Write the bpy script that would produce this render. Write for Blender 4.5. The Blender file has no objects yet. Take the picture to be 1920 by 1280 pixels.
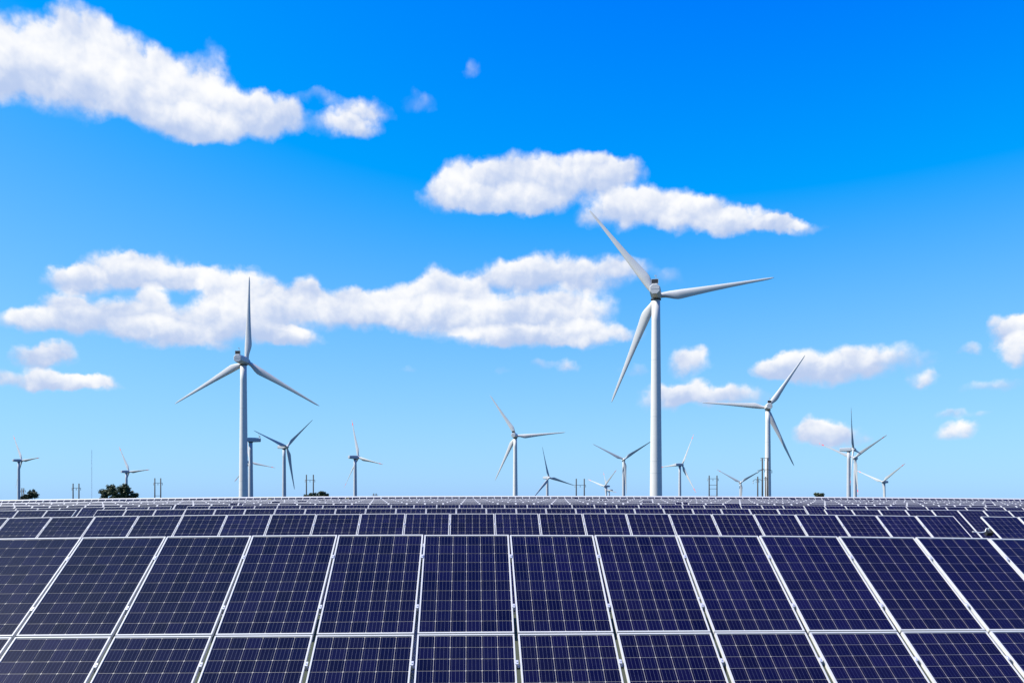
import bpy, bmesh, math, random
import numpy as np
from mathutils import Vector, Matrix
random.seed(7)
sc = bpy.context.scene
COL = sc.collection
R = math.radians

# ---------------------------------------------------------------- camera
F = 1661.0          # focal length in pixels of the 1920 px wide photograph
HOR = 924.0         # row of the horizon
CZ = 2.95           # height of the camera above the ground of the first row
cam = bpy.data.cameras.new('camera')
cam.sensor_width = 36.0
cam.lens = 36.0 * F / 1920.0
cam.shift_y = (HOR - 640.0) / 1920.0
cam.clip_start = 0.1
cam.clip_end = 20000.0
camo = bpy.data.objects.new('camera', cam)
camo.location = (0, 0, CZ)
camo.rotation_euler = (R(90), 0, 0)
COL.objects.link(camo)
sc.camera = camo
sc.render.engine = 'CYCLES'
sc.view_settings.view_transform = 'Standard'
sc.view_settings.look = 'None'
sc.view_settings.exposure = 1.0   # the photograph is exposed a little long
sc.view_settings.gamma = 1.0
sc.cycles.use_denoising = True
sc.cycles.max_bounces = 6
sc.cycles.sample_clamp_indirect = 6.0

# ---------------------------------------------------------------- sun and sky
SUN_AZ, SUN_EL = R(-97), R(46)
sun = bpy.data.lights.new('sun', 'SUN')
sun.energy = 5.0
sun.angle = R(0.53)
sun.color = (1.0, 0.955, 0.88)
suno = bpy.data.objects.new('sun', sun)
sd = Vector((math.sin(SUN_AZ) * math.cos(SUN_EL), math.cos(SUN_AZ) * math.cos(SUN_EL), math.sin(SUN_EL)))
suno.rotation_euler = sd.to_track_quat('Z', 'Y').to_euler()
suno.location = (-60, -10, 90)
COL.objects.link(suno)

world = bpy.data.worlds.new('World')
sc.world = world
world.use_nodes = True
wt = world.node_tree
wt.nodes.clear()
def N(tree, typ, **kw):
    n = tree.nodes.new(typ)
    for k, v in kw.items():
        setattr(n, k, v)
    return n
class G:
    """small helpers for building node graphs"""
    def __init__(s, tree): s.t = tree
    def put(s, sock, v):
        if isinstance(v, bpy.types.NodeSocket): s.t.links.new(v, sock)
        else: sock.default_value = v
    def m(s, op, a, b=0.0, c=0.0, clamp=False):
        n = N(s.t, 'ShaderNodeMath', operation=op, use_clamp=clamp)
        s.put(n.inputs[0], a); s.put(n.inputs[1], b); s.put(n.inputs[2], c)
        return n.outputs[0]
    def v(s, op, a, b=(0, 0, 0), c=(0, 0, 0)):
        n = N(s.t, 'ShaderNodeVectorMath', operation=op)
        s.put(n.inputs[0], a); s.put(n.inputs[1], b); s.put(n.inputs[2], c)
        return n.outputs['Value'] if op in ('DOT_PRODUCT', 'LENGTH', 'DISTANCE') else n.outputs[0]
    def xyz(s, x, y, z):
        n = N(s.t, 'ShaderNodeCombineXYZ')
        for i, q in enumerate((x, y, z)): s.put(n.inputs[i], q)
        return n.outputs[0]
    def sep(s, vec):
        n = N(s.t, 'ShaderNodeSeparateXYZ'); s.put(n.inputs[0], vec); return n.outputs
    def noise(s, vec, scale, detail=4.0, rough=0.55, lac=2.0, dist=0.0, col=False):
        n = N(s.t, 'ShaderNodeTexNoise')
        s.put(n.inputs['Vector'], vec)
        for k, q in (('Scale', scale), ('Detail', detail), ('Roughness', rough), ('Lacunarity', lac), ('Distortion', dist)):
            s.put(n.inputs[k], q)
        return n.outputs['Color' if col else 'Fac']
    def smooth(s, x, a, b, c=0.0, d=1.0):
        n = N(s.t, 'ShaderNodeMapRange', interpolation_type='SMOOTHSTEP')
        for i, q in enumerate((x, a, b, c, d)): s.put(n.inputs[i], q)
        return n.outputs[0]
    def mix(s, f, a, b):
        n = N(s.t, 'ShaderNodeMix', data_type='RGBA')
        s.put(n.inputs[0], f); s.put(n.inputs[6], a); s.put(n.inputs[7], b)
        return n.outputs[2]

g = G(wt)
sky = N(wt, 'ShaderNodeTexSky', sky_type='NISHITA', sun_disc=False, sun_elevation=SUN_EL, sun_rotation=SUN_AZ,
        air_density=1.0, dust_density=0.3, ozone_density=3.0, altitude=0.0)
srgb = N(wt, 'ShaderNodeSeparateColor'); wt.links.new(sky.outputs[0], srgb.inputs[0])
# the photograph's vivid development: deeper red falloff, fuller blue (whole dome alike)
rt = g.m('MAXIMUM', g.m('SUBTRACT', srgb.outputs[0], 1.45), 0.0)
sr = g.m('DIVIDE', g.m('MULTIPLY', rt, 6.1), g.m('ADD', rt, 2.5))
gt = g.m('MAXIMUM', g.m('SUBTRACT', srgb.outputs[1], 1.05), 0.0)
sg = g.m('DIVIDE', g.m('MULTIPLY', gt, 11.5), g.m('ADD', gt, 3.17))
sb = g.m('MULTIPLY', g.m('POWER', srgb.outputs[2], 0.08), 8.9)
skc = N(wt, 'ShaderNodeCombineColor')
for i, q in enumerate((sr, sg, sb)): wt.links.new(q, skc.inputs[i])

# fair-weather cumulus: each cloud is a heap of soft mounds at an azimuth and elevation of the sky
CLOUDS = [  # x, y, rx, ry, strength (photograph pixels, turned into azimuth / elevation below)
    # long bank high on the left
    (40, 95, 130, 85, 1), (150, 70, 90, 75, 1), (230, 130, 120, 85, 1), (120, 140, 150, 60, .8), (320, 170, 120, 80, 1), (420, 200, 110, 60, 1), (505, 205, 90, 42, 1),
    (370, 232, 110, 34, .9), (400, 130, 40, 60, .35), (-60, 90, 120, 80, 1),
    (655, 216, 62, 30, .40), (694, 198, 44, 24, .42), (618, 230, 46, 24, .33), (672, 235, 40, 14, .3), (600, 178, 40, 14, .28), (780, 180, 40, 22, .26), (888, 123, 22, 16, .27),
    # pair in the middle
    (885, 335, 85, 55, 1), (985, 335, 120, 62, 1), (1085, 325, 105, 48, 1), (1155, 315, 66, 32, .9), (845, 358, 60, 36, .7), (950, 372, 120, 30, .9),
    (1160, 390, 95, 42, .9), (1235, 376, 85, 44, 1), (1315, 396, 90, 40, 1), (1395, 412, 90, 28, 1), (1455, 422, 62, 18, .9), (1510, 427, 36, 12, .35),
    # left bank, upper and lower tier
    (150, 523, 78, 30, 1), (225, 503, 90, 46, 1), (295, 503, 95, 44, 1), (365, 516, 75, 32, .9),
    (55, 595, 66, 24, .8), (130, 580, 74, 48, 1), (220, 588, 74, 44, 1), (290, 575, 50, 44, .9), (425, 545, 66, 56, 1), (478, 545, 62, 52, 1), (572, 548, 52, 46, 1),
    (510, 582, 125, 48, 1), (400, 600, 150, 52, .9), (300, 622, 120, 30, .9), (540, 628, 90, 20, .9), (640, 575, 60, 42, .9),
    # middle bank
    (695, 575, 64, 46, 1), (762, 560, 72, 52, 1), (812, 532, 56, 46, 1), (872, 548, 62, 46, 1), (850, 590, 160, 40, 1), (965, 582, 125, 46, 1), (1065, 577, 115, 46, 1),
    (950, 510, 66, 34, .8), (1025, 500, 76, 38, .8), (1105, 505, 86, 40, .8), (1180, 495, 50, 26, .4), (950, 628, 130, 22, .85), (1085, 622, 110, 24, .7), (1165, 618, 50, 18, .4), (1250, 515, 30, 22, .22),
    # low small ones
    (60, 668, 60, 24, .9), (108, 656, 50, 27, .9), (50, 707, 90, 22, .8), (130, 712, 95, 24, .9), (185, 708, 45, 18, .8),
    (1300, 673, 52, 36, 1), (1250, 745, 66, 28, .8), (1312, 735, 64, 34, 1), (1380, 742, 62, 24, .75), (1195, 690, 32, 18, .35),
    (1462, 690, 56, 30, 1), (1525, 680, 76, 44, 1), (1605, 674, 76, 40, 1), (1685, 670, 66, 32, .5), (1725, 713, 36, 18, .55), (1812, 652, 28, 14, .35), (1862, 717, 66, 16, .42),
    (1884, 612, 48, 38, .95), (1935, 600, 56, 40, 1), (1915, 650, 52, 36, .9), (1530, 806, 62, 34, 1), (1582, 812, 46, 24, .8),
    (1782, 769, 40, 12, .48), (1795, 800, 46, 20, .7), (1842, 775, 22, 9, .28), (1058, 680, 32, 16, .55), (1005, 680, 30, 13, .3), (945, 692, 18, 9, .27), (765, 690, 20, 9, .25),
]
geo = N(wt, 'ShaderNodeTexCoord')
dx, dy, dz = g.sep(geo.outputs['Generated'])
az = g.m('ARCTAN2', dx, dy)
el = g.m('ARCSINE', dz)
flat = g.xyz(az, el, 0.0)
def n2d(vec, scale, detail, rough, col=False):
    o_ = g.noise(vec, scale, detail, rough, col=col); o_.node.noise_dimensions = '2D'; return o_
def billow(vec, scale):
    n = N(wt, 'ShaderNodeTexVoronoi', voronoi_dimensions='2D', feature='F1', normalize=True)
    g.put(n.inputs['Vector'], vec); n.inputs['Scale'].default_value = scale
    n.inputs['Detail'].default_value = 2.0; n.inputs['Roughness'].default_value = 0.5; n.inputs['Lacunarity'].default_value = 2.3
    return n.outputs['Distance']
def back(colour):
    b_ = N(wt, 'ShaderNodeBackground'); b_.inputs[1].default_value = 0.05
    wt.links.new(colour, b_.inputs[0]); return b_.outputs[0]
def shade(dens, tone, skycol):
    """cloud cover and its light and shade from density and height within the cloud"""
    n0 = n2d(flat, 26.0, 6.0, 0.56)
    wob = g.v('ADD', flat, g.xyz(g.m('MULTIPLY', n0, 0.020), g.m('MULTIPLY', n0, -0.016), 0.0))
    b0 = billow(wob, 34.0)
    b1 = billow(g.v('ADD', wob, (-0.0045, 0.0065, 0)), 34.0)
    n1 = n2d(g.v('ADD', flat, (-0.010, 0.014, 0)), 11.0, 3.0, 0.45)
    n2 = n2d(flat, 11.0, 3.0, 0.45)
    body = g.m('MULTIPLY', dens, 2.0, clamp=True)
    rough = g.m('MULTIPLY_ADD', g.m('SUBTRACT', n0, 0.5), 1.05, g.m('MULTIPLY', g.m('SUBTRACT', 0.45, b0), 0.70))
    edge = g.m('MULTIPLY_ADD', rough, body, dens)
    head = g.smooth(tone, -0.2, 0.5)                      # tops are crisp, feet fade out
    cover = g.smooth(edge, g.m('MULTIPLY_ADD', head, 0.10, 0.03), g.m('MULTIPLY_ADD', head, -0.32, 1.02))
    lit = g.m('MULTIPLY_ADD', g.m('SUBTRACT', n2, n1), 1.7, g.m('MULTIPLY_ADD', tone, 0.92, 0.16))
    lit = g.m('MULTIPLY_ADD', g.m('SUBTRACT', b1, b0), 0.9, lit)
    lit = g.smooth(lit, -0.25, 1.0)
    ccol = g.mix(lit, (5.1, 6.2, 8.7, 1), (10.3, 10.25, 10.2, 1))
    return back(g.mix(g.m('MULTIPLY', cover, 0.97), skycol, ccol))
BL_ = []
for (x, y, rx, ry, s) in CLOUDS:
    a = math.atan2(x - 960, F)
    e = math.atan2(HOR - y, math.hypot(F, x - 960))
    if s < .9: rx, ry = rx * 1.18, ry * 1.18
    re = ry * 1.38 / F * math.cos(a)
    BL_.append((a, e - .22 * re, rx * 1.14 / F * math.cos(a) ** 2, re, s))
def group_tree(name, ins, outs):
    t = bpy.data.node_groups.new(name, 'ShaderNodeTree')
    for k, ty in ins: t.interface.new_socket(k, in_out='INPUT', socket_type=ty)
    for k, ty in outs: t.interface.new_socket(k, in_out='OUTPUT', socket_type=ty)
    return t, t.nodes.new('NodeGroupInput'), t.nodes.new('NodeGroupOutput')
VEC, FLO, RGB, SHA = 'NodeSocketVector', 'NodeSocketFloat', 'NodeSocketColor', 'NodeSocketShader'
# one soft mound of cloud
mt, mi, mo = group_tree('cloud_mound', (('place', VEC), ('scale', VEC), ('shift', VEC), ('strength', FLO), ('density', FLO), ('tone', FLO)), (('density', FLO), ('tone', FLO)))
q_ = G(mt)
d_ = q_.v('MULTIPLY_ADD', mi.outputs[0], mi.outputs[1], mi.outputs[2])
f2_ = q_.v('MAXIMUM', d_, q_.v('MULTIPLY', d_, (1, -1.6, 1)))        # flatter feet than heads
w_ = q_.m('MAXIMUM', q_.m('SUBTRACT', 2.0, q_.v('DOT_PRODUCT', f2_, f2_)), 0.0)
k_ = q_.m('MINIMUM', q_.m('MAXIMUM', q_.m('MULTIPLY_ADD', w_, 2.1, -0.38), 0.0), 1.0)
w_ = q_.m('MULTIPLY', w_, q_.m('MULTIPLY', w_, mi.outputs[3]))
mt.links.new(q_.m('ADD', mi.outputs[4], w_), mo.inputs[0])
ty_ = q_.v('DOT_PRODUCT', d_, (0, 1, 0))
mt.links.new(q_.m('MULTIPLY_ADD', q_.m('SUBTRACT', ty_, mi.outputs[5]), k_, mi.outputs[5]), mo.inputs[1])   # nearer mounds over farther ones
# ragged displacement of the mounds
rt_, ri, ro = group_tree('cloud_ragged', (('place', VEC),), (('place', VEC),))
main_g, main_wt, g = g, wt, G(rt_)
f_ = ri.outputs[0]
w1 = g.v('SUBTRACT', n2d(f_, 34.0, 4.0, 0.55, True), (0.5, 0.5, 0.5))
w2 = g.v('SUBTRACT', n2d(f_, 11.0, 1.0, 0.5, True), (0.5, 0.5, 0.5))
p_ = g.v('MULTIPLY_ADD', w2, (0.018, 0.010, 0.0), g.v('MULTIPLY_ADD', w1, (0.026, 0.020, 0.0), f_))
rt_.links.new(g.v('ADD', p_, (0, 0, 1)), ro.inputs[0])
# light and shade of a cloud
st_, si, so = group_tree('cloud_shade', (('place', VEC), ('sky', RGB), ('density', FLO), ('tone', FLO)), (('sky', SHA),))
g = G(st_); wt = st_; flat_m = flat; flat = si.outputs[0]
st_.links.new(shade(si.outputs[2], si.outputs[3], si.outputs[1]), so.inputs[0])
g, wt, flat = main_g, main_wt, flat_m
def call(tree, ins):
    n = wt.nodes.new('ShaderNodeGroup'); n.node_tree = tree
    for i, v_ in enumerate(ins): g.put(n.inputs[i], v_)
    return n.outputs
leaf_no = [0]
def mounds(blobs):
    leaf_no[0] += 1
    fl = g.v('ADD', flat, (1e-6 * leaf_no[0], 0, 0))       # keeps the patches' noises apart, so only one is worked out
    pw = call(rt_, (fl,))[0]; de, to = 0.0, 0.3
    for (a, e, ra, re, s) in sorted(blobs, key=lambda b: -b[1] + .3 * b[3]):
        de, to = call(mt, (pw, (1 / ra, 1 / re, 1), (-a / ra, -e / re, 0), s, de, to))
    return call(st_, (fl, skc.outputs[0], de, to))[0]
def either(fac, lo, hi):
    m_ = N(wt, 'ShaderNodeMixShader'); wt.links.new(fac, m_.inputs[0]); wt.links.new(lo, m_.inputs[1]); wt.links.new(hi, m_.inputs[2])
    return m_.outputs[0]
def patch(blobs, a0, a1, e0, e1, depth):
    """the sky split into patches, each holding only the mounds that reach into it"""
    mg = 0.014
    blobs = [b for b in blobs if b[0] + b[2] + mg > a0 and b[0] - b[2] - mg < a1 and b[1] + b[3] + mg > e0 and b[1] - b[3] - mg < e1]
    if not blobs: return back(skc.outputs[0])
    if len(blobs) <= 8 or depth == 0: return mounds(blobs)
    if (a1 - a0) > (e1 - e0) * 1.6:
        mid = sorted(b[0] for b in blobs)[len(blobs) // 2]; mid = min(max(mid, a0 + .2 * (a1 - a0)), a1 - .2 * (a1 - a0))
        return either(g.m('GREATER_THAN', az, mid), patch(blobs, a0, mid, e0, e1, depth - 1), patch(blobs, mid, a1, e0, e1, depth - 1))
    mid = sorted(b[1] for b in blobs)[len(blobs) // 2]; mid = min(max(mid, e0 + .2 * (e1 - e0)), e1 - .2 * (e1 - e0))
    return either(g.m('GREATER_THAN', el, mid), patch(blobs, a0, a1, e0, mid, depth - 1), patch(blobs, a0, a1, mid, e1, depth - 1))
front = patch(BL_, -0.66, 0.66, 0.0, 0.60, 4)
# scattered clouds of the same kind round the rest of the sky
n3 = n2d(g.v('MULTIPLY', flat, (1, 2.4, 1)), 5.0, 4.0, 0.6)
o_ = g.m('MULTIPLY', g.m('MULTIPLY', g.smooth(n3, 0.60, 0.78), g.smooth(el, 0.03, 0.10)), g.smooth(el, 1.0, 0.7))
o_ = g.m('MULTIPLY', o_, g.m('MAXIMUM', g.smooth(g.m('ABSOLUTE', az), 0.66, 0.76), g.smooth(el, 0.60, 0.68)))
rest = call(st_, (flat, skc.outputs[0], o_, 0.2))[0]
inside = g.m('MULTIPLY', g.m('LESS_THAN', g.m('ABSOLUTE', az), 0.66), g.m('LESS_THAN', el, 0.60))
wo = N(wt, 'ShaderNodeOutputWorld'); wt.links.new(either(inside, rest, front), wo.inputs[0])

world.cycles.sampling_method = 'MANUAL'; world.cycles.sample_map_resolution = 512

# ---------------------------------------------------------------- materials
def material(name):
    m = bpy.data.materials.new(name); m.use_nodes = True
    t = m.node_tree; b = t.nodes['Principled BSDF']
    return m, G(t), b
def simple(name, col, rough=0.5, metal=0.0, var=0.06, scale=3.0, spec=0.5):
    m, q, b = material(name)
    tc = N(q.t, 'ShaderNodeTexCoord')
    oi = N(q.t, 'ShaderNodeObjectInfo')
    f = q.noise(tc.outputs['Object'], scale, 5.0, 0.6)
    f = q.m('MULTIPLY_ADD', q.m('SUBTRACT', f, 0.5), var * 3, q.m('MULTIPLY_ADD', oi.outputs['Random'], var, 1.0 - var * .5))
    c = q.v('SCALE', col)
    c.node.inputs['Scale'].default_value = 1.0
    q.t.links.new(f, c.node.inputs['Scale'])
    q.t.links.new(c, b.inputs['Base Color'])
    b.inputs['Roughness'].default_value = rough
    b.inputs['Metallic'].default_value = metal
    b.inputs['Specular IOR Level'].default_value = spec
    return m
M = {}
M['tower'] = simple('white_tower_paint', (0.46, 0.46, 0.455), 0.6, var=0.05, scale=0.35, spec=0.18)
M['blade'] = simple('blade_gelcoat', (0.44, 0.445, 0.445), 0.5, var=0.05, scale=0.3, spec=0.18)
M['tower_shaded'] = simple('shaded_tower_paint', (0.33, 0.35, 0.38), 0.6, var=0.05, scale=0.35, spec=0.18)  # far turbines: shade put into the colour, darker and bluer than the near ones
M['blade_shaded'] = simple('shaded_gelcoat', (0.33, 0.35, 0.37), 0.5, var=0.05, scale=0.3, spec=0.18)  # blades of the far turbines, shade put into the colour too
M['nacelle_shaded'] = simple('shaded_nacelle_shell', (0.30, 0.33, 0.37), 0.5, var=0.05, scale=0.8, spec=0.18)  # far nacelles, darkened in colour for their shaded look
M['red'] = simple('red_blade_band', (0.72, 0.05, 0.05), 0.4, var=0.05)
M['nacelle'] = simple('nacelle_shell', (0.43, 0.435, 0.44), 0.5, var=0.05, scale=0.8, spec=0.18)
M['dark'] = simple('dark_louvre', (0.012, 0.012, 0.014), 0.6)
M['seam'] = simple('flange_grey', (0.36, 0.37, 0.38), 0.5)
M['alu'] = simple('anodised_aluminium', (0.43, 0.43, 0.42), 0.5, metal=0.0, var=0.05, scale=6.0)
M['steel'] = simple('galvanised_steel', (0.42, 0.43, 0.44), 0.5, metal=0.5, var=0.1, scale=5.0)
M['clamp'] = simple('clamp_metal', (0.55, 0.55, 0.55), 0.4, metal=0.4)
M['sheet'] = simple('backsheet', (0.32, 0.30, 0.255), 0.45, var=0.06, scale=4.0)
M['wood'] = simple('weathered_pole', (0.030, 0.025, 0.022), 0.8, var=0.2, scale=2.0)
M['mast'] = simple('pale_mast_steel', (0.45, 0.55, 0.66), 0.5)
M['bark'] = simple('bark', (0.05, 0.04, 0.03), 0.9, var=0.2)
M['leaf'] = simple('dark_leaf', (0.030, 0.048, 0.014), 0.6, var=0.35, scale=1.2)
M['weed'] = simple('yellow_weed', (0.40, 0.34, 0.08), 0.7, var=0.2)
M['cable'] = simple('white_conduit', (0.7, 0.7, 0.68), 0.5)
M['box'] = simple('black_box', (0.012, 0.012, 0.012), 0.5)

def cell_material():
    m, q, b = material('polysilicon_cell')
    uv = N(q.t, 'ShaderNodeUVMap', uv_map='cell')
    oi = N(q.t, 'ShaderNodeObjectInfo')
    at = N(q.t, 'ShaderNodeAttribute', attribute_name='rnd', attribute_type='GEOMETRY')
    tc = N(q.t, 'ShaderNodeTexCoord')
    gm = N(q.t, 'ShaderNodeNewGeometry')
    rnd = q.m('FRACT', q.m('ADD', at.outputs['Fac'], oi.outputs['Random']))
    off = q.v('SCALE', (13.7, 7.3, 3.1)); q.t.links.new(oi.outputs['Random'], off.node.inputs['Scale'])
    pos = q.v('ADD', tc.outputs['Object'], off)
    vo = N(q.t, 'ShaderNodeTexVoronoi', feature='F1'); q.t.links.new(pos, vo.inputs['Vector']); vo.inputs['Scale'].default_value = 85.0
    grain = N(q.t, 'ShaderNodeSeparateColor'); q.t.links.new(vo.outputs['Color'], grain.inputs[0])
    k = q.m('MULTIPLY_ADD', grain.outputs[0], 0.30, q.m('MULTIPLY_ADD', rnd, 0.66, 0.52))
    k = q.m('MULTIPLY', k, q.m('MULTIPLY_ADD', oi.outputs['Random'], 0.40, 0.80))
    base = q.mix(rnd, (0.0011, 0.0020, 0.0175, 1), (0.0020, 0.0021, 0.0160, 1))
    sc_ = q.v('SCALE', base); q.t.links.new(k, sc_.node.inputs['Scale'])
    u, v_, _ = q.sep(uv.outputs[0])
    bar = q.m('ABSOLUTE', q.m('SUBTRACT', q.m('FRACT', q.m('MULTIPLY', u, 4.0)), 0.5))
    bar = q.m('LESS_THAN', bar, 0.027)
    c = q.mix(q.m('MULTIPLY', bar, 0.5), sc_, (0.13, 0.14, 0.18, 1))
    # thin film of dust, a little streaky, and a few droppings
    wp = gm.outputs['Position']
    d1 = q.noise(wp, 2.6, 5.0, 0.65)
    dust = q.m('MULTIPLY_ADD', q.smooth(d1, 0.35, 0.75), 0.013, 0.001)
    c = q.mix(dust, c, (0.20, 0.19, 0.27, 1))
    vs = N(q.t, 'ShaderNodeTexVoronoi', feature='F1'); q.t.links.new(q.v('MULTIPLY', wp, (1, 1, 0.55)), vs.inputs['Vector']); vs.inputs['Scale'].default_value = 2.6
    vr = N(q.t, 'ShaderNodeSeparateColor'); q.t.links.new(vs.outputs['Color'], vr.inputs[0])
    size = q.m('MULTIPLY', q.m('MAXIMUM', q.m('SUBTRACT', vr.outputs[0], 0.72), 0.0), 0.16)
    c = q.mix(q.m('MULTIPLY', q.m('LESS_THAN', vs.outputs['Distance'], size), 0.8), c, (0.45, 0.44, 0.41, 1))
    q.t.links.new(c, b.inputs['Base Color'])
    b.inputs['Roughness'].default_value = 0.36
    b.inputs['Specular IOR Level'].default_value = 0.06
    b.inputs['Coat Weight'].default_value = 0.3
    b.inputs['Coat Roughness'].default_value = 0.08
    b.inputs['Coat IOR'].default_value = 1.38
    return m
M['cell'] = cell_material()

def ground_material():
    m, q, b = material('dry_grassland')
    gm = N(q.t, 'ShaderNodeNewGeometry')
    a = q.noise(gm.outputs['Position'], 0.05, 6.0, 0.6)
    c = q.noise(gm.outputs['Position'], 3.0, 6.0, 0.7)
    col = q.mix(q.smooth(a, 0.35, 0.65), (0.024, 0.036, 0.012, 1), (0.042, 0.042, 0.018, 1))
    col = q.mix(q.smooth(c, 0.4, 0.7), col, (0.03, 0.038, 0.014, 1))
    q.t.links.new(col, b.inputs['Base Color'])
    b.inputs['Roughness'].default_value = 0.95
    return m
M['ground'] = ground_material()

# ---------------------------------------------------------------- object helpers
def link(o): COL.objects.link(o); return o
def meshdata(name, verts, faces, mats, midx=None, smooth=False):
    me = bpy.data.meshes.new(name)
    me.from_pydata([tuple(v) for v in verts], [], faces)
    for m in (mats if isinstance(mats, (list, tuple)) else [mats]): me.materials.append(m)
    if midx is not None: me.polygons.foreach_set('material_index', midx)
    if smooth: me.polygons.foreach_set('use_smooth', [True] * len(me.polygons))
    me.update()
    return me
def obj(name, me, parent=None, loc=(0, 0, 0), mat=None):
    o = bpy.data.objects.new(name, me)
    if parent is not None: o.parent = parent
    if mat is not None: o.matrix_local = mat
    else: o.location = loc
    return link(o)
def empty(name, loc, label, cat, group=None, rz=0.0):
    o = bpy.data.objects.new(name, None); o.location = loc; o.rotation_euler = (0, 0, rz)
    o.empty_display_size = 0.5
    tag(o, label, cat, group)
    return link(o)
def tag(o, label, cat, group=None):
    o['label'] = label; o['category'] = cat
    if group: o['group'] = group
    return o
class MB:
    def __init__(s): s.v = []; s.f = []; s.i = []
    def box(s, x0, x1, y0, y1, z0, z1, mi=0):
        b = len(s.v)
        s.v += [(x, y, z) for z in (z0, z1) for y in (y0, y1) for x in (x0, x1)]
        q = [(0, 2, 3, 1), (4, 5, 7, 6), (0, 1, 5, 4), (2, 6, 7, 3), (0, 4, 6, 2), (1, 3, 7, 5)]
        s.f += [tuple(b + k for k in t) for t in q]; s.i += [mi] * 6
    def rings(s, rings, cap=True, mi=0, capmi=None):
        b = len(s.v); n = len(rings[0])
        for r in rings: s.v += [tuple(p) for p in r]
        for k in range(len(rings) - 1):
            for j in range(n):
                j2 = (j + 1) % n
                s.f.append((b + k * n + j, b + k * n + j2, b + (k + 1) * n + j2, b + (k + 1) * n + j)); s.i.append(mi)
        if cap:
            s.f.append(tuple(b + j for j in reversed(range(n)))); s.i.append(mi)
            s.f.append(tuple(b + (len(rings) - 1) * n + j for j in range(n))); s.i.append(mi if capmi is None else capmi)
    def tube(s, pts, rad, n=6, mi=0):
        pts = [Vector(p) for p in pts]; rr = []
        for k, p in enumerate(pts):
            d = (pts[min(k + 1, len(pts) - 1)] - pts[max(k - 1, 0)]).normalized()
            a = d.cross(Vector((0, 0, 1))) if abs(d.z) < 0.9 else d.cross(Vector((1, 0, 0)))
            a.normalize(); c = d.cross(a)
            r = rad[k] if isinstance(rad, (list, tuple)) else rad
            rr.append([p + (a * math.cos(2 * math.pi * j / n) + c * math.sin(2 * math.pi * j / n)) * r for j in range(n)])
        s.rings(rr, True, mi)
    def build(s, name, mats, smooth=False): return meshdata(name, s.v, s.f, mats, s.i, smooth)

def px(x, y, Y):
    """point at depth Y seen at pixel (x, y) of the photograph"""
    return Vector(((x - 960) / F * Y, Y, CZ + (HOR - y) / F * Y))

# ---------------------------------------------------------------- lie of the land
ROWS = {  # height of each row's top edge, as the rise of the slope: left, centre, right
    1: (1008.5, 1001.8, 1009.5), 2: (970.4, 962.0, 968.6), 3: (956.6, 952.3, 957.0), 4: (953.0, 945.0, 951.0), 5: (948.6, 941.6, 947.4),
    6: (946.6, 939.4, 945.0), 7: (943.6, 937.8, 943.2), 8: (943.4, 936.4, 941.8), 9: (943.0, 935.2, 940.4), 10: (942.4, 934.0, 939.0), 13: (938.6, 930.8, 935.6)}
ROW_Y0, ROW_D, YAW, TILT = 10.5, 9.75, 0.0569, 0.611
CY, SY = math.cos(YAW), math.sin(YAW)
TOP_H = 2.42
def row_pixel(n, t):
    ks = sorted(ROWS); n = min(max(n, 1), 13)
    a = max(k for k in ks if k <= n); b = min(k for k in ks if k >= n)
    f = 0 if a == b else (n - a) / (b - a)
    l, c, r = [(1 - f) * p + f * q for p, q in zip(ROWS[a], ROWS[b])]
    t = max(-0.8, min(0.8, t))
    return c + ((l - c) if t < 0 else (r - c)) * (t / 0.578) ** 2
def row_point(n, s):
    """top edge of row n at distance s along it"""
    Yn = ROW_Y0 + ROW_D * (n - 1)
    X, Y = CY * s, Yn + SY * s + 0.10 / Yn * s * s
    return Vector((X, Y, CZ - (row_pixel(n, X / Y) - HOR) / F * Y))
FARP = [(137, 0), (200, -4), (349, -6), (461, -11), (628, -19), (804, -27), (1000, -38), (1300, -52), (1900, -66), (9000, -170)]
def ground_z(X, Y):
    if Y < 2: Y = 2.0
    t = X / Y
    yy = Y - SY * X if Y < 137 else Y
    n = (min(yy, 137) - ROW_Y0) / ROW_D + 1
    Yc = min(max(Y, ROW_Y0), 127.0)
    near = CZ - (row_pixel(n, t) - HOR) / F * Yc - TOP_H
    if Y <= 137: return near
    for (a, za), (b, zb) in zip(FARP, FARP[1:]):
        if Y <= b: return near + za + (zb - za) * (Y - a) / (b - a)
    return near - 170
ys = [-400, -120, -40, -10, 2, 5, 8] + [ROW_Y0 + ROW_D * k * 0.5 for k in range(26)] + [150, 175, 200, 240, 290, 349, 400, 461, 540, 628, 710, 804, 900, 1000, 1150, 1300, 1600, 1900, 2600, 3600, 5200, 9000]
ts = [-40, -12, -5, -2.4, -1.5, -1.1, -.85] + [k * .05 for k in range(-16, 17)] + [.85, 1.1, 1.5, 2.4, 5, 12, 40]
gv, gf = [], []
for y in ys:
    for t in ts:
        X = t * max(abs(y), 12.0)
        X = max(-9000, min(9000, X))
        gv.append((X, y, ground_z(X, max(y, 2.0)) + random.uniform(-.02, .02)))
W = len(ts)
for j in range(len(ys) - 1):
    for i in range(W - 1):
        gf.append((j * W + i, j * W + i + 1, (j + 1) * W + i + 1, (j + 1) * W + i))
go = obj('ground', meshdata('ground', gv, gf, M['ground'], smooth=True))
go['kind'] = 'structure'; go['label'] = 'dry grassland under the solar tables sloping away behind them'

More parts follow.
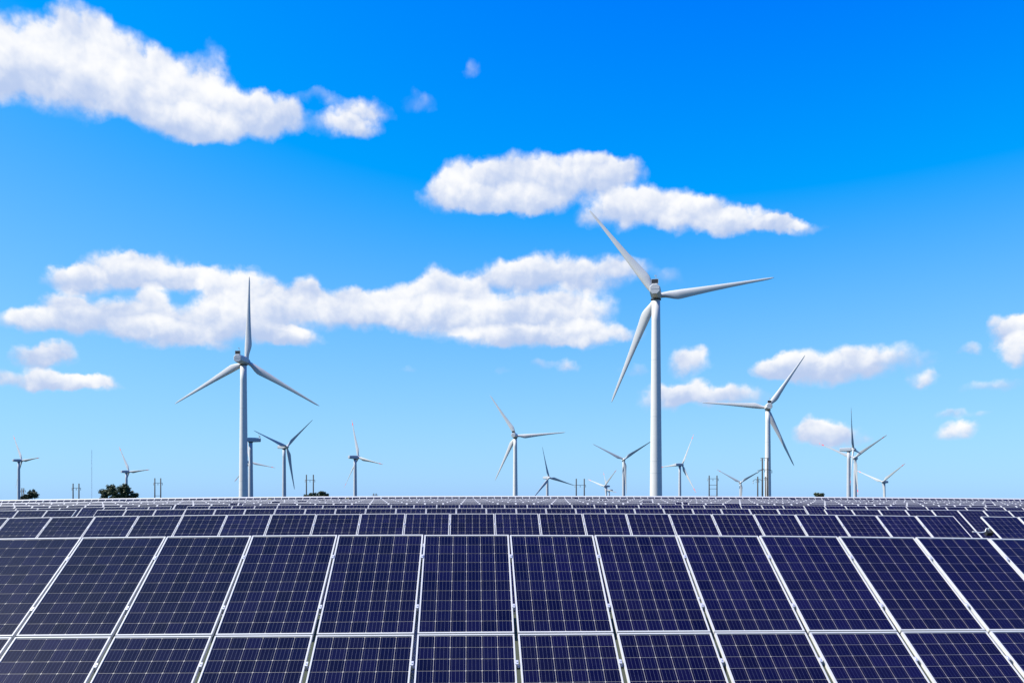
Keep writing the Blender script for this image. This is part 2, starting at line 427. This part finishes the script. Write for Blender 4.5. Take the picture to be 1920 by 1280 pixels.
# ---------------------------------------------------------------- solar tables
PW, PH, PITCH, PITCHV = 0.994, 1.649, 1.010, 1.667
LIP, CELL, GAPC = 0.0155, 0.1545, 0.0058
CX0 = -(6 * CELL + 5 * GAPC) / 2
CY0 = -(10 * CELL + 9 * GAPC) / 2
def add_uv(me, uvs, rnd):
    l = me.uv_layers.new(name='cell')
    l.data.foreach_set('uv', np.array(uvs, dtype=np.float32).ravel())
    a = me.attributes.new('rnd', 'FLOAT', 'FACE')
    a.data.foreach_set('value', np.array(rnd, dtype=np.float32))
def cells_mesh(name, cells, extra=None, centred=False):
    """cells: list of (col,row); extra: an MB whose faces go in first"""
    mb = extra or MB()
    nf = len(mb.f); uvs = [(0.5 / 8, 0)] * sum(len(f) for f in mb.f); rnd = [0.0] * nf
    rg = random.Random(11)
    mi = 0 if extra is None else 2
    for (c, r) in cells:
        x0 = -CELL / 2 if centred else CX0 + c * (CELL + GAPC)
        y0 = -CELL / 2 if centred else CY0 + r * (CELL + GAPC)
        x1, y1, e = x0 + CELL, y0 + CELL, 0.006
        z0, z1 = (0.0, 0.002) if centred else (0.032, 0.034)
        b = len(mb.v); ring = [(x0 + e, y0), (x1 - e, y0), (x1, y0 + e), (x1, y1 - e), (x1 - e, y1), (x0 + e, y1), (x0, y1 - e), (x0, y0 + e)]
        mb.v += [(x, y, z0) for x, y in ring] + [(x, y, z1) for x, y in ring]
        mb.f.append(tuple(b + 8 + k for k in range(8))); mb.i.append(mi)
        uvs += [((x - x0) / CELL, (y - y0) / CELL) for x, y in ring]
        v = rg.random(); rnd.append(v)
        for k in range(8):
            k2 = (k + 1) % 8
            mb.f.append((b + k, b + k2, b + 8 + k2, b + 8 + k)); mb.i.append(mi); uvs += [(0.0, 0.0)] * 4; rnd.append(v)
    me = mb.build(name, M['cell'] if extra is None else [M['sheet'], M['alu'], M['cell']])
    add_uv(me, uvs, rnd)
    return me
def frame_boxes(mb, mi, LIP=LIP):
    w, h = PW / 2, PH / 2
    mb.box(-w, w, h - LIP, h, 0, 0.040, mi); mb.box(-w, w, -h, -h + LIP, 0, 0.040, mi)
    mb.box(-w, -w + LIP, -h + LIP, h - LIP, 0, 0.0398, mi); mb.box(w - LIP, w, -h + LIP, h - LIP, 0, 0.0398, mi)
fm = MB(); frame_boxes(fm, 0); FRAME = fm.build('panel_frame', M['alu'])
sm = MB(); sm.box(-PW / 2 + LIP - .004, PW / 2 - LIP + .004, -PH / 2 + LIP - .004, PH / 2 - LIP + .004, 0.026, 0.0315); SHEET = sm.build('panel_sheet', M['sheet'])
ALL = [(c, r) for r in range(10) for c in range(6)]
CELLS60 = cells_mesh('cells', ALL)
CELL1 = cells_mesh('single_cell', [(0, 0)], centred=True)
xm = MB(); xm.box(-PW / 2 + LIP - .004, PW / 2 - LIP + .004, -PH / 2 + LIP - .004, PH / 2 - LIP + .004, 0.026, 0.0315, 0); frame_boxes(xm, 1, 0.036)
WHOLE = cells_mesh('whole_panel', ALL, extra=xm)
cm = MB(); cm.box(-.017, .017, -.028, .028, 0.0406, .0445); cm.box(-.008, .008, -.03, .03, -.02, .0402); cm.tube([(0, 0, .0445), (0, 0, .052)], .007, 6)
CLAMP = cm.build('clamp', M['clamp'])
pm = MB(); pm.box(-.04, .04, -.05, .05, 0, 1); POST = pm.build('post', M['steel'])
rm = MB(); rm.box(-.03, .03, -PITCHV, PITCHV, -.14, -.045); RAFTER = rm.build('rafter', M['steel'])

def panel_matrix(n, s):
    p0, p1 = row_point(n, s - 0.4), row_point(n, s + 0.4)
    xh = (p1 - p0).normalized()
    nh = Vector((-xh.y, xh.x, 0)).normalized()
    yh = (nh * math.cos(TILT) + Vector((0, 0, 1)) * math.sin(TILT))
    yh = (yh - xh * yh.dot(xh)).normalized()
    zh = xh.cross(yh)
    p = row_point(n, s)
    m = Matrix((xh, yh, zh)).transposed().to_4x4()
    return m, p, yh, zh
ORD = ['first', 'second', 'third', 'fourth', 'fifth', 'sixth', 'seventh', 'eighth', 'ninth', 'tenth', 'eleventh', 'twelfth', 'thirteenth']
NPAN = 24
TABW = NPAN * PITCH
def in_view(p, mx=60, bottom=1300):
    x = 960 + F * p.x / p.y; y = HOR - F * (p.z - CZ) / p.y
    return -mx < x < 1920 + mx and y < bottom
# the 300 cells that show largest: those of the first row nearest to the lens
single = set()
def collect_cells():
    cand = []
    s_end = end_of(1, 0)
    for k in range(NPAN):
        s = s_end - (k + .5) * PITCH
        m, p, yh, zh = panel_matrix(1, s)
        for tier in (0, 1):
            c0 = p - yh * (PH / 2 + tier * PITCHV)
            for (c, r) in ALL:
                q = c0 + m.to_3x3() @ Vector((CX0 + c * (CELL + GAPC) + CELL / 2, CY0 + r * (CELL + GAPC) + CELL / 2, .034))
                x = 960 + F * q.x / q.y; y = HOR - F * (q.z - CZ) / q.y
                if 5 < x < 1915 and y < 1276: cand.append((q.length, k, tier, c, r))
    cand.sort()
    for _, k, tier, c, r in cand[:298]: single.add((k, tier, c, r))
def end_of(n, k):
    """right end, along row n, of its table k (0 is the one in front of the lens)"""
    return ((10.69 - 0.47 * (n - 2)) if n > 1 else 11.06) / CY + k * (TABW + (0.70 if n < 13 else 0.06))
collect_cells()
sheet_cache = {}
def rest_sheet(taken):
    key = tuple(sorted(taken))
    if key not in sheet_cache:
        sheet_cache[key] = CELLS60 if not key else cells_mesh('cells_rest', [q for q in ALL if q not in taken])
    return sheet_cache[key]
def row_of_tables(n):
    Yn = ROW_Y0 + ROW_D * (n - 1)
    ks = [k for k in range(-6, 7) if any(in_view(row_point(n, end_of(n, k) - f * TABW), 20) for f in [q / 24 for q in range(25)])]
    for rank, k in enumerate(ks):
        s1 = end_of(n, k); mid = row_point(n, s1 - TABW / 2)
        gz = ground_z(mid.x, mid.y)
        base = Vector((mid.x, mid.y, gz))
        if n == 1: lab = 'big solar table filling the foreground, two rows of dark blue panels'
        elif n == 13: lab = 'far solar table on the skyline, %s from the left' % ORD[rank]
        elif n == 2: lab = ['solar table in the second row, running left of the aisle with the cable', 'solar table in the second row at the right edge, beyond the aisle cable'][rank] if len(ks) == 2 else 'solar table of the second row, %s from the left' % ORD[rank]
        else: lab = 'solar table in the %s row from the front, %s from the left' % (ORD[n - 1], ORD[rank])
        t = empty('solar_table', base, lab, 'solar panels', 'rows of solar tables')
        near = n <= 4
        for i in range(NPAN):
            s = s1 - (i + .5) * PITCH
            m, p, yh, zh = panel_matrix(n, s)
            for tier in (0, 1):
                jit = 0.0015 * random.uniform(-1, 1) if near else 0.0
                c = p - yh * (PH / 2 + tier * PITCHV) - zh * (0.04 - jit) - base
                mm = Matrix.Translation(c) @ m
                if near: mm = mm @ Matrix.Rotation(R(random.uniform(-.22, .22)), 4, 'X') @ Matrix.Rotation(R(random.uniform(-.12, .12)), 4, 'Y')
                if not near:
                    obj('solar_panel', WHOLE, t, mat=mm); continue
                pn = obj('solar_panel', SHEET, t, mat=mm)
                obj('frame', FRAME, pn)
                taken = set()
                if n == 1:
                    for (cc, rr) in ALL:
                        if (i, tier, cc, rr) in single:
                            taken.add((cc, rr))
                            obj('cell', CELL1, pn, (CX0 + cc * (CELL + GAPC) + CELL / 2, CY0 + rr * (CELL + GAPC) + CELL / 2, .032))
                me = rest_sheet(taken)
                cs = obj('cells', me, pn); cs['kind'] = 'stuff'
                if n <= 2 and i > 0:
                    for yy in (-.42, .42):
                        mc = mm @ Matrix.Translation((PITCH / 2, yy, 0))
                        obj('clamp', CLAMP, t, mat=mc)
        nleg = 7 if near else 3
        for i in range(nleg):
            s = s1 - TABW * (i + .5) / nleg
            m, p, yh, zh = panel_matrix(n, s)
            for d in ((.55, 2.75) if near else (1.7,)):
                q = p - yh * d - zh * 0.16
                g0 = ground_z(q.x, q.y) - .15
                h = max(.2, q.z - g0)
                obj('post', POST, t, mat=Matrix.Translation(Vector((q.x, q.y, g0)) - base) @ Matrix.Diagonal((1, 1, h, 1)))
            if near:
                obj('rafter', RAFTER, t, mat=Matrix.Translation(p - yh * PITCHV - zh * .04 - zh * .045 - base) @ m)
        for d in ((.4, 1.24, 2.07, 2.9) if near else (.8, 2.5)):
            mb = MB(); pts = []
            for i in range(13):
                m, p, yh, zh = panel_matrix(n, s1 - TABW * i / 12)
                pts.append(p - yh * d - zh * .068 - base)
            mb.tube(pts, .024, 4)
            obj('rail', mb.build('rail', M['steel']), t)
        if n == 13:                                       # strip added for a bright line along the crest, tilted to catch the sun
            mb = MB(); rr = []
            for i in range(13):
                m, p, yh, zh = panel_matrix(n, s1 + .03 - (TABW + .06) * i / 12)
                p = p - base
                rr.append([p + yh * .004 - zh * .03, p + yh * .004, p + yh * .24, p + yh * .24 - zh * .03])
            mb.rings(rr, True)
            obj('added_edge_strip', mb.build('added_edge_strip', M['alu']), t)
for n in sorted(ROWS): row_of_tables(n)

# ---------------------------------------------------------------- wind turbines
BL = 45.0   # blade tip radius in metres
def blade_mesh(bands, paint='blade', pitch=-1.0):
    rs = [1.2, 2.2, 3.4, 5.0, 6.6, 8.2, 9.6, 11.5, 14, 17, 20.5, 24.5, 28.5, 32.5, 36.0, 38.6, 38.9, 41.4, 41.7, 43.6, 44.6, 45.0]
    mb = MB(); rings = []
    n = 20
    def lerp(t, tab):
        for (a, va), (b, vb) in zip(tab, tab[1:]):
            if t <= b:
                f = max(0, (t - a) / (b - a)); return va + (vb - va) * f
        return tab[-1][1]
    chord = [(1.2, 2.05), (2.2, 2.05), (3.4, 2.25), (5, 2.95), (6.6, 3.5), (8.2, 3.85), (9.6, 3.8), (14, 3.2), (20.5, 2.45), (28.5, 1.75), (36, 1.2), (41.7, .88), (44.0, .55), (45, .16)]
    thick = [(1.2, 1.0), (2.2, 1.0), (3.4, .86), (5, .60), (6.6, .44), (8.2, .40), (14, .33), (24, .28), (45, .2)]
    twist = [(1.2, 12), (6, 11), (10, 8), (18, 4.5), (28, 2), (45, 0)]
    for r in rs:
        c = lerp(r, chord); th = lerp(r, thick); b = R(lerp(r, twist) + pitch)
        rd = max(0.0, min(1.0, (r - 2.2) / 6.0)); rd = rd * rd * (3 - 2 * rd)
        ring = []
        for k in range(n):
            a = 2 * math.pi * k / n
            xc = .5 - .5 * math.cos(a)                       # 0 leading edge .. 1 trailing
            sgn = 1 if math.sin(a) >= 0 else -1
            yt = 5 * th * c * (.2969 * math.sqrt(max(xc, 0)) - .126 * xc - .3516 * xc ** 2 + .2843 * xc ** 3 - .1015 * xc ** 4)
            camb = .035 * c * 4 * xc * (1 - xc)
            xa = (xc - .30) * c; ya = sgn * yt + camb
            xr, yr = -math.cos(a) * c / 2, math.sin(a) * c / 2 * th
            x = xr + (xa - xr) * rd; y = yr + (ya - yr) * rd
            y = -y                                           # suction side looks downwind
            X = x * math.cos(b) + y * math.sin(b)
            Yq = -x * math.sin(b) + y * math.cos(b)
            ring.append((X, Yq + 0.00055 * r * r, r))
        rings.append(ring)
    mb.rings(rings, True)
    red = {15, 17, 18, 19, 20} if bands == 1 else ({15} if bands == 2 else set())
    per = []
    for k in range(len(rings) - 1):
        rr = rs[k]
        is_red = bands and ((38.5 < rr < 40.5) or rr > 42.5 or (36 <= rr < 38.5 and False) or 38.8 < rr < 41.3 and False)
        per += [1 if is_red else 0] * n
    per += [0, 1 if bands else 0]
    me = meshdata('blade', mb.v, mb.f, [M[paint], M['red']], per, True)
    return me
BLADE = [blade_mesh(0), blade_mesh(1, 'blade_shaded', 9.0), blade_mesh(0, 'blade_shaded', 9.0), blade_mesh(1, 'blade_shaded', -26.0), blade_mesh(0, 'blade_shaded', -26.0)]
def hub_mesh():
    mb = MB(); rr = []
    prof = [(-1.5, 1.5), (-1.3, 1.75), (0, 1.8), (1.0, 1.65), (1.9, 1.2), (2.5, .65), (2.75, .12)]
    for y, r in prof: rr.append([(r * math.cos(2 * math.pi * j / 24), y, -r * math.sin(2 * math.pi * j / 24)) for j in range(24)])
    mb.rings(rr, True)
    return mb.build('hub', M['nacelle'], True)
HUB = hub_mesh()
def nacelle_mesh(kind):
    mb = MB(); rr = []
    if kind == 0: secs = [(-8.4, 1.72, 1.72), (-8.2, 1.92, 1.92), (-4, 2.0, 2.05), (2.0, 2.0, 2.05), (2.9, 1.7, 1.75)]
    else: secs = [(-8.6, 1.55, 1.35), (-8.4, 1.75, 1.6), (-3, 1.85, 1.95), (2.0, 1.85, 1.95), (2.9, 1.65, 1.7)]
    for y, w, h in secs:
        k = .52 if kind == 0 else .28
        c = .9 if kind == 0 else .45
        oc = [(w, -h * (1 - k)), (w, h * (1 - k)), (w * (1 - k), h), (-w * (1 - k), h), (-w, h * (1 - k)), (-w, -h * (1 - k)), (-w * (1 - k), -h), (w * (1 - k), -h)]
        rr.append([(x, y, z + .3) for x, z in oc])
    mb.rings(rr, True)
    return mb.build('nacelle', M['nacelle_shaded' if kind else 'nacelle'])
NAC = [nacelle_mesh(0), nacelle_mesh(1)]
mb = MB(); mb.box(-1.35, 1.35, -8.0, -7.6, 2.3, 2.45); mb.box(-1.35, 1.35, -8.0, -7.6, 4.0, 4.15); mb.box(-1.35, -1.22, -8.0, -7.6, 2.45, 4.0); mb.box(1.22, 1.35, -8.0, -7.6, 2.45, 4.0)
COOLF = mb.build('cooler_frame', M['nacelle'])
mb = MB(); mb.box(-1.22, 1.22, -7.96, -7.64, 2.45, 4.0); COOL = mb.build('cooler_core', M['dark'])
mb = MB(); mb.tube([(.4, -6.9, 2.3), (.4, -6.9, 6.0)], .09, 6); mb.tube([(0, -6.9, 5.4), (.8, -6.9, 5.4)], .06, 6); mb.tube([(0, -6.9, 5.4), (0, -6.9, 5.9)], .12, 6); MASTM = mb.build('anemometer', M['seam'])
mb = MB(); mb.box(-1.45, 1.45, -8.45, -8.40, .24, .36); HATCH = mb.build('rear_hatch_seam', M['seam'])
mb = MB(); mb.rings([[(2.0 * math.cos(2 * math.pi * j / 24), 2.0 * math.sin(2 * math.pi * j / 24), z) for j in range(24)] for z in (-2.5, -2.05)], True); YAWR = mb.build('yaw_ring', M['dark'])

def turbine(x, y, Rp, rel, b1, red, kind, label):
    """rotor centre pixel, rotor radius in pixels, heading relative to the line of sight, apparent first blade"""
    Y = BL * F / Rp
    c = px(x, y, Y)
    psi = R(rel) + math.atan2(x - 960, F)
    axis = Vector((math.sin(psi), math.cos(psi), 0))
    off = 4.4
    tw = c - axis * off
    gz = ground_z(tw.x, tw.y) - .3
    root = empty('wind_turbine', (tw.x, tw.y, gz), label, 'wind turbine', 'wind turbines', rz=-psi)
    H = c.z - gz
    # tower in rolled sections with faint flange lines
    top, bot = 1.6, 2.48
    zt = H - 2.2
    rr = []
    for k in range(11):
        z = zt * k / 10; r = bot + (top - bot) * (z / zt) ** .9
        rr.append([(r * math.cos(2 * math.pi * j / 32), r * math.sin(2 * math.pi * j / 32), z) for j in range(32)])
    tb = MB(); tb.rings(rr, True)
    to = obj('tower', tb.build('tower', M['tower_shaded' if kind else 'tower'], True), root)
    if Rp > 90:
        for fr in (.20, .255, .46, .72):
            z = zt * fr; r = bot + (top - bot) * fr ** .9 + .012
            q = MB(); q.rings([[(r * math.cos(2 * math.pi * j / 32), r * math.sin(2 * math.pi * j / 32), z + dz) for j in range(32)] for dz in (-.07, .07)], False)
            obj('flange', q.build('flange', M['seam'], True), to)
    na = obj('nacelle', NAC[kind], root, (0, 0, H - .3))
    obj('yaw_ring', YAWR, root, (0, 0, H))
    if Rp > 90 or kind == 0:
        co = obj('cooler', COOLF, na); obj('cooler_core', COOL, na)
        obj('anemometer', MASTM, na)
        obj('hatch_seam', HATCH, na)
    hb = obj('hub', HUB, root, (0, off, H))
    cc = math.cos(R(rel))
    th = math.atan2(b1[1], b1[0] / (math.copysign(max(.12, abs(cc)), cc)))
    for k in range(3):
        a = th + k * 2 * math.pi / 3
        # local x is the viewer's right when the rotor points away; blade mesh runs along +z
        m = Matrix.Translation((0, off, H)) @ Matrix.Rotation(-(a - math.pi / 2), 4, 'Y')
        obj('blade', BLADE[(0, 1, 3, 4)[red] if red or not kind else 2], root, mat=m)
    return root
TURBINES = [
    (1231, 555, 214, 3, (211, 25), 0, 0, 'tallest white wind turbine, right of centre, seen from behind'),
    (462.5, 678, 161, 21, (3, 160), 0, 0, 'large white wind turbine on the left with one blade pointing straight up'),
    (1438, 764, 120, -8, (69, 98), 0, 0, 'white wind turbine behind the tall brown power poles, right of the tallest one'),
    (460.5, 824, 95, -97, (.6, 95), 0, 1, 'wind turbine turned side-on just behind the large left turbine'),
    (470, 866, 50, 28, (48, -12), 1, 1, 'small far turbine with red blade tips, mostly hidden behind the large left turbine'),
    (538, 837, 82, 140, (52, 60), 3, 1, 'mid-size turbine left of the two poles by the dark bush, blades like a slanted Y'),
    (672, 857, 75, 55, (-14, 72), 2, 1, 'mid-size turbine with its nacelle pointing left, standing alone left of centre'),
    (968, 817, 93, 12, (93, 6), 0, 0, 'mid-size pale turbine at the centre with one blade level to the right'),
    (1029.5, 895, 60, 145, (-13, 56), 3, 1, 'small turbine between the central turbine and a pair of poles'),
    (1170, 861, 66, 174, (-64, 32), 3, 1, 'turbine just left of the tallest tower, two blades raised like a V'),
    (1279, 871, 62, 45, (20, 56), 1, 1, 'small turbine just right of the tallest tower with red blade tip up'),
    (1133.5, 911, 44, -135, (22, 29), 2, 1, 'low far turbine, nearer of two overlapping ones left of the tallest tower'),
    (1139, 918.5, 37, -118, (-6, 30), 2, 1, 'lowest far turbine, tucked behind another one left of the tallest tower'),
    (1389, 904, 50, 172, (-43, 24), 2, 1, 'small turbine left of the tall brown poles with two blades raised'),
    (1600, 842, 84, 99, (-6, 79), 1, 1, 'turbine on the right seen side-on, one dark blade upright'),
    (1602, 858, 70, -170, (58, 42), 2, 1, 'turbine with red tips directly behind the side-on turbine on the right'),
    (1655, 903, 56, -150, (42, 36), 2, 1, 'rightmost small turbine with two raised blades'),
    (41, 863, 58, 62, (-16, 50), 2, 1, 'small turbine at the far left edge with red blade tip'),
    (242, 884, 57, 54, (-19, 49), 2, 1, 'small turbine rising behind the dark tree on the left'),
]
for t in TURBINES: turbine(*t)

# ---------------------------------------------------------------- power poles
def pole_pair(xa, xb, top, bar, Y, label, extra=(), arms=False, single=False, rad=.27):
    a, b = px(xa, top, Y), px(xb, top, Y)
    mid = (a + b) / 2
    gz = ground_z(mid.x, Y) - .3
    base = Vector((mid.x, Y, gz))
    root = empty('power_pole', base, label, 'power pole', 'power poles')
    h = a.z - gz
    for p in ((a,) if single else (a, b)):
        q = MB(); q.tube([(p.x - mid.x, 0, 0), (p.x - mid.x, 0, h)], [rad * 1.25, rad], 8)
        obj('post', q.build('post', M['wood'], True), root)
    S = Y / F
    for (yb, over, sag) in ((bar, 3.2, 0),) + tuple(extra):
        z = CZ + (HOR - yb) * S - gz
        x0, x1 = (a.x - over * S) - mid.x, (b.x + over * S) - mid.x
        q = MB()
        if sag: q.tube([(x0, .25, z - sag * S), ((x0 * .75 + x1 * .25), .25, z), ((x0 * .25 + x1 * .75), .25, z), (x1, .25, z - sag * S)], .10, 6)
        else: q.tube([(x0, .25, z), (x1, .25, z)], .10, 6)
        ca = obj('crossarm', q.build('crossarm', M['wood'], True), root)
        if over > 1:
            for xx in (x0 + .15, (x0 + x1) / 2, x1 - .15):
                q = MB(); zz = z - (sag * S if xx != (x0 + x1) / 2 else 0)
                q.tube([(xx, .25, zz - .1), (xx, .25, zz - .55), (xx, .25, zz - 1.1)], [.07, .15, .09], 6)
                obj('insulator', q.build('insulator', M['seam'], True), ca)
    return root
pole_pair(41, 44.5, 914.5, 919, 520, 'narrow pair of dark poles beside the bush at the far left')
pole_pair(137, 148, 906, 914.5, 430, 'short two-legged power pole between the far left bush and the big tree')
pole_pair(290.3, 301.3, 896, 905, 430, 'two-legged power pole with a low second crossbar, right of the big tree', extra=((929, 0.0, 0),))
pole_pair(574.5, 587.5, 889.5, 899.5, 430, 'two-legged power pole rising out of the dark bush')
pole_pair(700.7, 705.2, 924.5, 927, 600, 'tiny pair of pole tops on the skyline left of centre', rad=.3)
pole_pair(1080.5, 1095.5, 897, 909, 430, 'two-legged power pole between the centre turbine and the low far turbines')
pole_pair(1329.7, 1344.3, 891, 897, 430, 'ladder-like two-legged pole with several crossbars right of the tallest tower', extra=((909, .5, 0), (916, .5, 0), (929, 0.0, 0)))
pole_pair(1420.7, 1420.7, 893, 900, 400, 'single dark pole with drooping arms left of the tall brown poles', extra=((898, 9, 4),), single=True)
pole_pair(1429.4, 1439.3, 858, 858.6, 360, 'tallest pair of brown poles standing before a white turbine tower', extra=((880, 9, 2),))
pole_pair(1435.6, 1435.6, 893, 896, 420, 'short brown pole right in front of the white turbine tower', single=True)
# thin guyed mast
a = px(172, 843, 520); gz = ground_z(a.x, 520)
root = empty('lattice_mast', (a.x, 520, gz), 'very thin pale mast between the poles and the big tree', 'mast')
for k in range(3):
    q = MB(); an = 2 * math.pi * k / 3
    q.tube([(.22 * math.cos(an), .22 * math.sin(an), 0), (.16 * math.cos(an), .16 * math.sin(an), a.z - gz)], .035, 5)
    obj('leg', q.build('leg', M['mast']), root)
q = MB(); hh = a.z - gz; z = 1.0; k = 0
while z < hh - 1:
    a0, a1 = 2 * math.pi * (k % 3) / 3, 2 * math.pi * ((k + 1) % 3) / 3
    q.tube([(.2 * math.cos(a0), .2 * math.sin(a0), z), (.2 * math.cos(a1), .2 * math.sin(a1), z + .6)], .02, 4); z += .6; k += 1
o = obj('lacing', q.build('lacing', M['mast']), root); o['kind'] = 'stuff'

# ---------------------------------------------------------------- trees and bushes
def tree(Y, blobs, label, nleaf, seed, name='dark_tree', cat='tree'):
    """blobs: (x, y, rx, ry) in photograph pixels at depth Y; leaf-sized faces fill them"""
    rg = random.Random(seed); S = Y / F
    bx = sum(b[0] for b in blobs) / len(blobs)
    base = px(bx, 930, Y); gz = ground_z(base.x, Y) - .1
    base = Vector((base.x, Y, gz))
    root = empty(name, base, label, cat, 'trees on the skyline')
    v, f = [], []
    tot = sum(b[2] * b[3] for b in blobs)
    trunk = MB(); trunk.tube([(0, 0, 0), (.05, 0, .9), (0, .05, 1.7)], [.24, .18, .13], 8)
    tr = obj('trunk', trunk.build('trunk', M['bark'], True), root)
    limbs = MB()
    for (x, y, rx, ry) in blobs:
        c = px(x, y, Y) - base
        R0 = Vector((rx * S, (rx + ry) * .5 * S, ry * S))
        limbs.tube([(0, 0, 1.2), c * .5 + Vector((0, 0, .6)), c], [.10, .06, .03], 5)
        # twigs carrying clumps of leaves
        ncl = max(6, int(26 * rx * ry / tot * len(blobs) ** .5))
        for _ in range(ncl):
            d = Vector((rg.gauss(0, 1), rg.gauss(0, 1), rg.gauss(0, 1))).normalized()
            rad = rg.uniform(.35, 1.0)
            cc = c + Vector((d.x * R0.x, d.y * R0.y, d.z * R0.z)) * rad
            for _ in range(int(nleaf * rx * ry / tot / ncl) + 1):
                e = Vector((rg.gauss(0, 1), rg.gauss(0, 1), rg.gauss(0, .8))) * .27 * min(1.0, R0.z)
                p = cc + e
                n = Vector((rg.gauss(0, 1), rg.gauss(0, 1), rg.gauss(0, 1))).normalized()
                u = n.orthogonal().normalized(); w = n.cross(u)
                l, h = rg.uniform(.10, .20), rg.uniform(.06, .11)
                b = len(v)
                v += [p - u * l, p + w * h, p + u * l, p - w * h]; f.append((b, b + 1, b + 2, b + 3))
    obj('limbs', limbs.build('limbs', M['bark'], True), root)
    obj('crown', meshdata('crown', v, f, M['leaf']), root)
tree(165, [(200, 921, 11, 8), (208, 915, 9, 8), (196, 928, 10, 7), (212, 927, 9, 7), (229, 914, 9, 9), (238, 918, 9, 8), (228, 925, 11, 8), (245, 926, 10, 7), (250, 931, 8, 5), (219, 930, 9, 6), (205, 932, 14, 5), (238, 932, 14, 5), (193, 933, 9, 4), (252, 928, 7, 6), (217, 929, 10, 5)],
     'large dark tree with two lobes on the left of the skyline', 9000, 3)
tree(165, [(62, 924, 8, 5), (54, 930, 9, 5), (67, 928, 5, 6), (46, 934, 8, 4)], 'small dark bush at the far left of the skyline', 2200, 5, 'dark_bush', 'bush')
tree(165, [(590, 927, 9, 5), (603, 925, 9, 5), (578, 930, 9, 4), (610, 929, 7, 4)], 'low dark bush under the two-legged pole left of centre', 2200, 8, 'dark_bush', 'bush')
tree(165, [(1536, 928, 8, 4), (1530, 926, 4, 3), (1541, 927, 4, 3)], 'tiny dark bush on the skyline right of the third turbine', 1200, 9, 'dark_bush', 'bush')
# yellow weeds between the far rows
def weed(x, y, w, Y, seed, label):
    rg = random.Random(seed); p = px(x, y, Y); gz = ground_z(p.x, Y); S = Y / F
    root = empty('yellow_weed', (p.x, Y, gz), label, 'weed', 'yellow weeds')
    v, f = [], []; st = MB(); h = p.z - gz
    for k in range(9):
        ex, ey, ez = rg.uniform(-w, w) * S, rg.uniform(-.3, .3), h * rg.uniform(.8, 1.05)
        st.tube([(ex * .2, 0, 0), (ex * .6, ey * .5, ez * .6), (ex, ey, ez)], .012, 4)
        for _ in range(26):
            q = Vector((ex + rg.gauss(0, .09), ey + rg.gauss(0, .09), ez - abs(rg.gauss(0, .12))))
            n = Vector((rg.gauss(0, 1), rg.gauss(0, 1), rg.gauss(0, 1))).normalized(); u = n.orthogonal().normalized() * .05; ww = n.cross(u).normalized() * .04
            b = len(v); v += [q - u, q + ww, q + u, q - ww]; f.append((b, b + 1, b + 2, b + 3))
    obj('stems', st.build('stems', M['leaf']), root)
    obj('flowers', meshdata('flowers', v, f, M['weed']), root)
WEEDS = [(338, 938.5, 2, 'first yellow weed from the left, before the far panels'), (476, 937.5, 2, 'yellow weed just right of the large left turbine tower'), (506, 936, 3, 'taller yellow weed before the far panels, left of the slanted Y turbine'),
         (538, 937, 2, 'yellow weed straight below the slanted Y turbine'), (552, 937, 2, 'yellow weed just left of the low bush'), (585, 937, 2, 'yellow weed below the low dark bush'), (609, 937, 6, 'widest clump of yellow weeds, below the low dark bush'),
         (651, 934.5, 2, 'yellow weed left of the turbine standing alone')]
for i, (x, y, w, lab) in enumerate(WEEDS): weed(x, y, w, 121.5, 40 + i, lab)

# ---------------------------------------------------------------- cable and boxes in the aisles
def aisle_box(n, side_s, d, label, cable):
    m, p, yh, zh = panel_matrix(n, side_s)
    q = p - yh * d - zh * .10
    root = empty('connector_box', q, label, 'connector box')
    xh = m.to_3x3() @ Vector((1, 0, 0))
    mb = MB(); mb.box(-.075, .075, -.055, .055, -.06, .03); mb.box(-.078, .078, -.058, .058, .031, .042)
    obj('case', mb.build('case', M['box']), root, mat=m)
    if cable:
        mb = MB(); pts = [Vector((0, .02, .04)), Vector((-.05, .05, .09)), Vector((-.10, .03, .09)), Vector((-.14, -.03, .05)), Vector((-.26, -.05, .04)), Vector((-.48, -.03, .05))]
        fine = []
        for a_, b_ in zip(pts, pts[1:]):
            for k in range(4): fine.append(m.to_3x3() @ (a_.lerp(b_, k / 4)))
        fine.append(m.to_3x3() @ pts[-1])
        mb.tube(fine, .011, 6); obj('cable', mb.build('cable', M['cable'], True), root)
aisle_box(2, end_of(2, 0) + .70 - .05, .52, 'black connector box with a white cable in the right-hand aisle', True)
aisle_box(3, end_of(3, -1) + .22, .40, 'small black box in the aisle of the third row on the left', False)
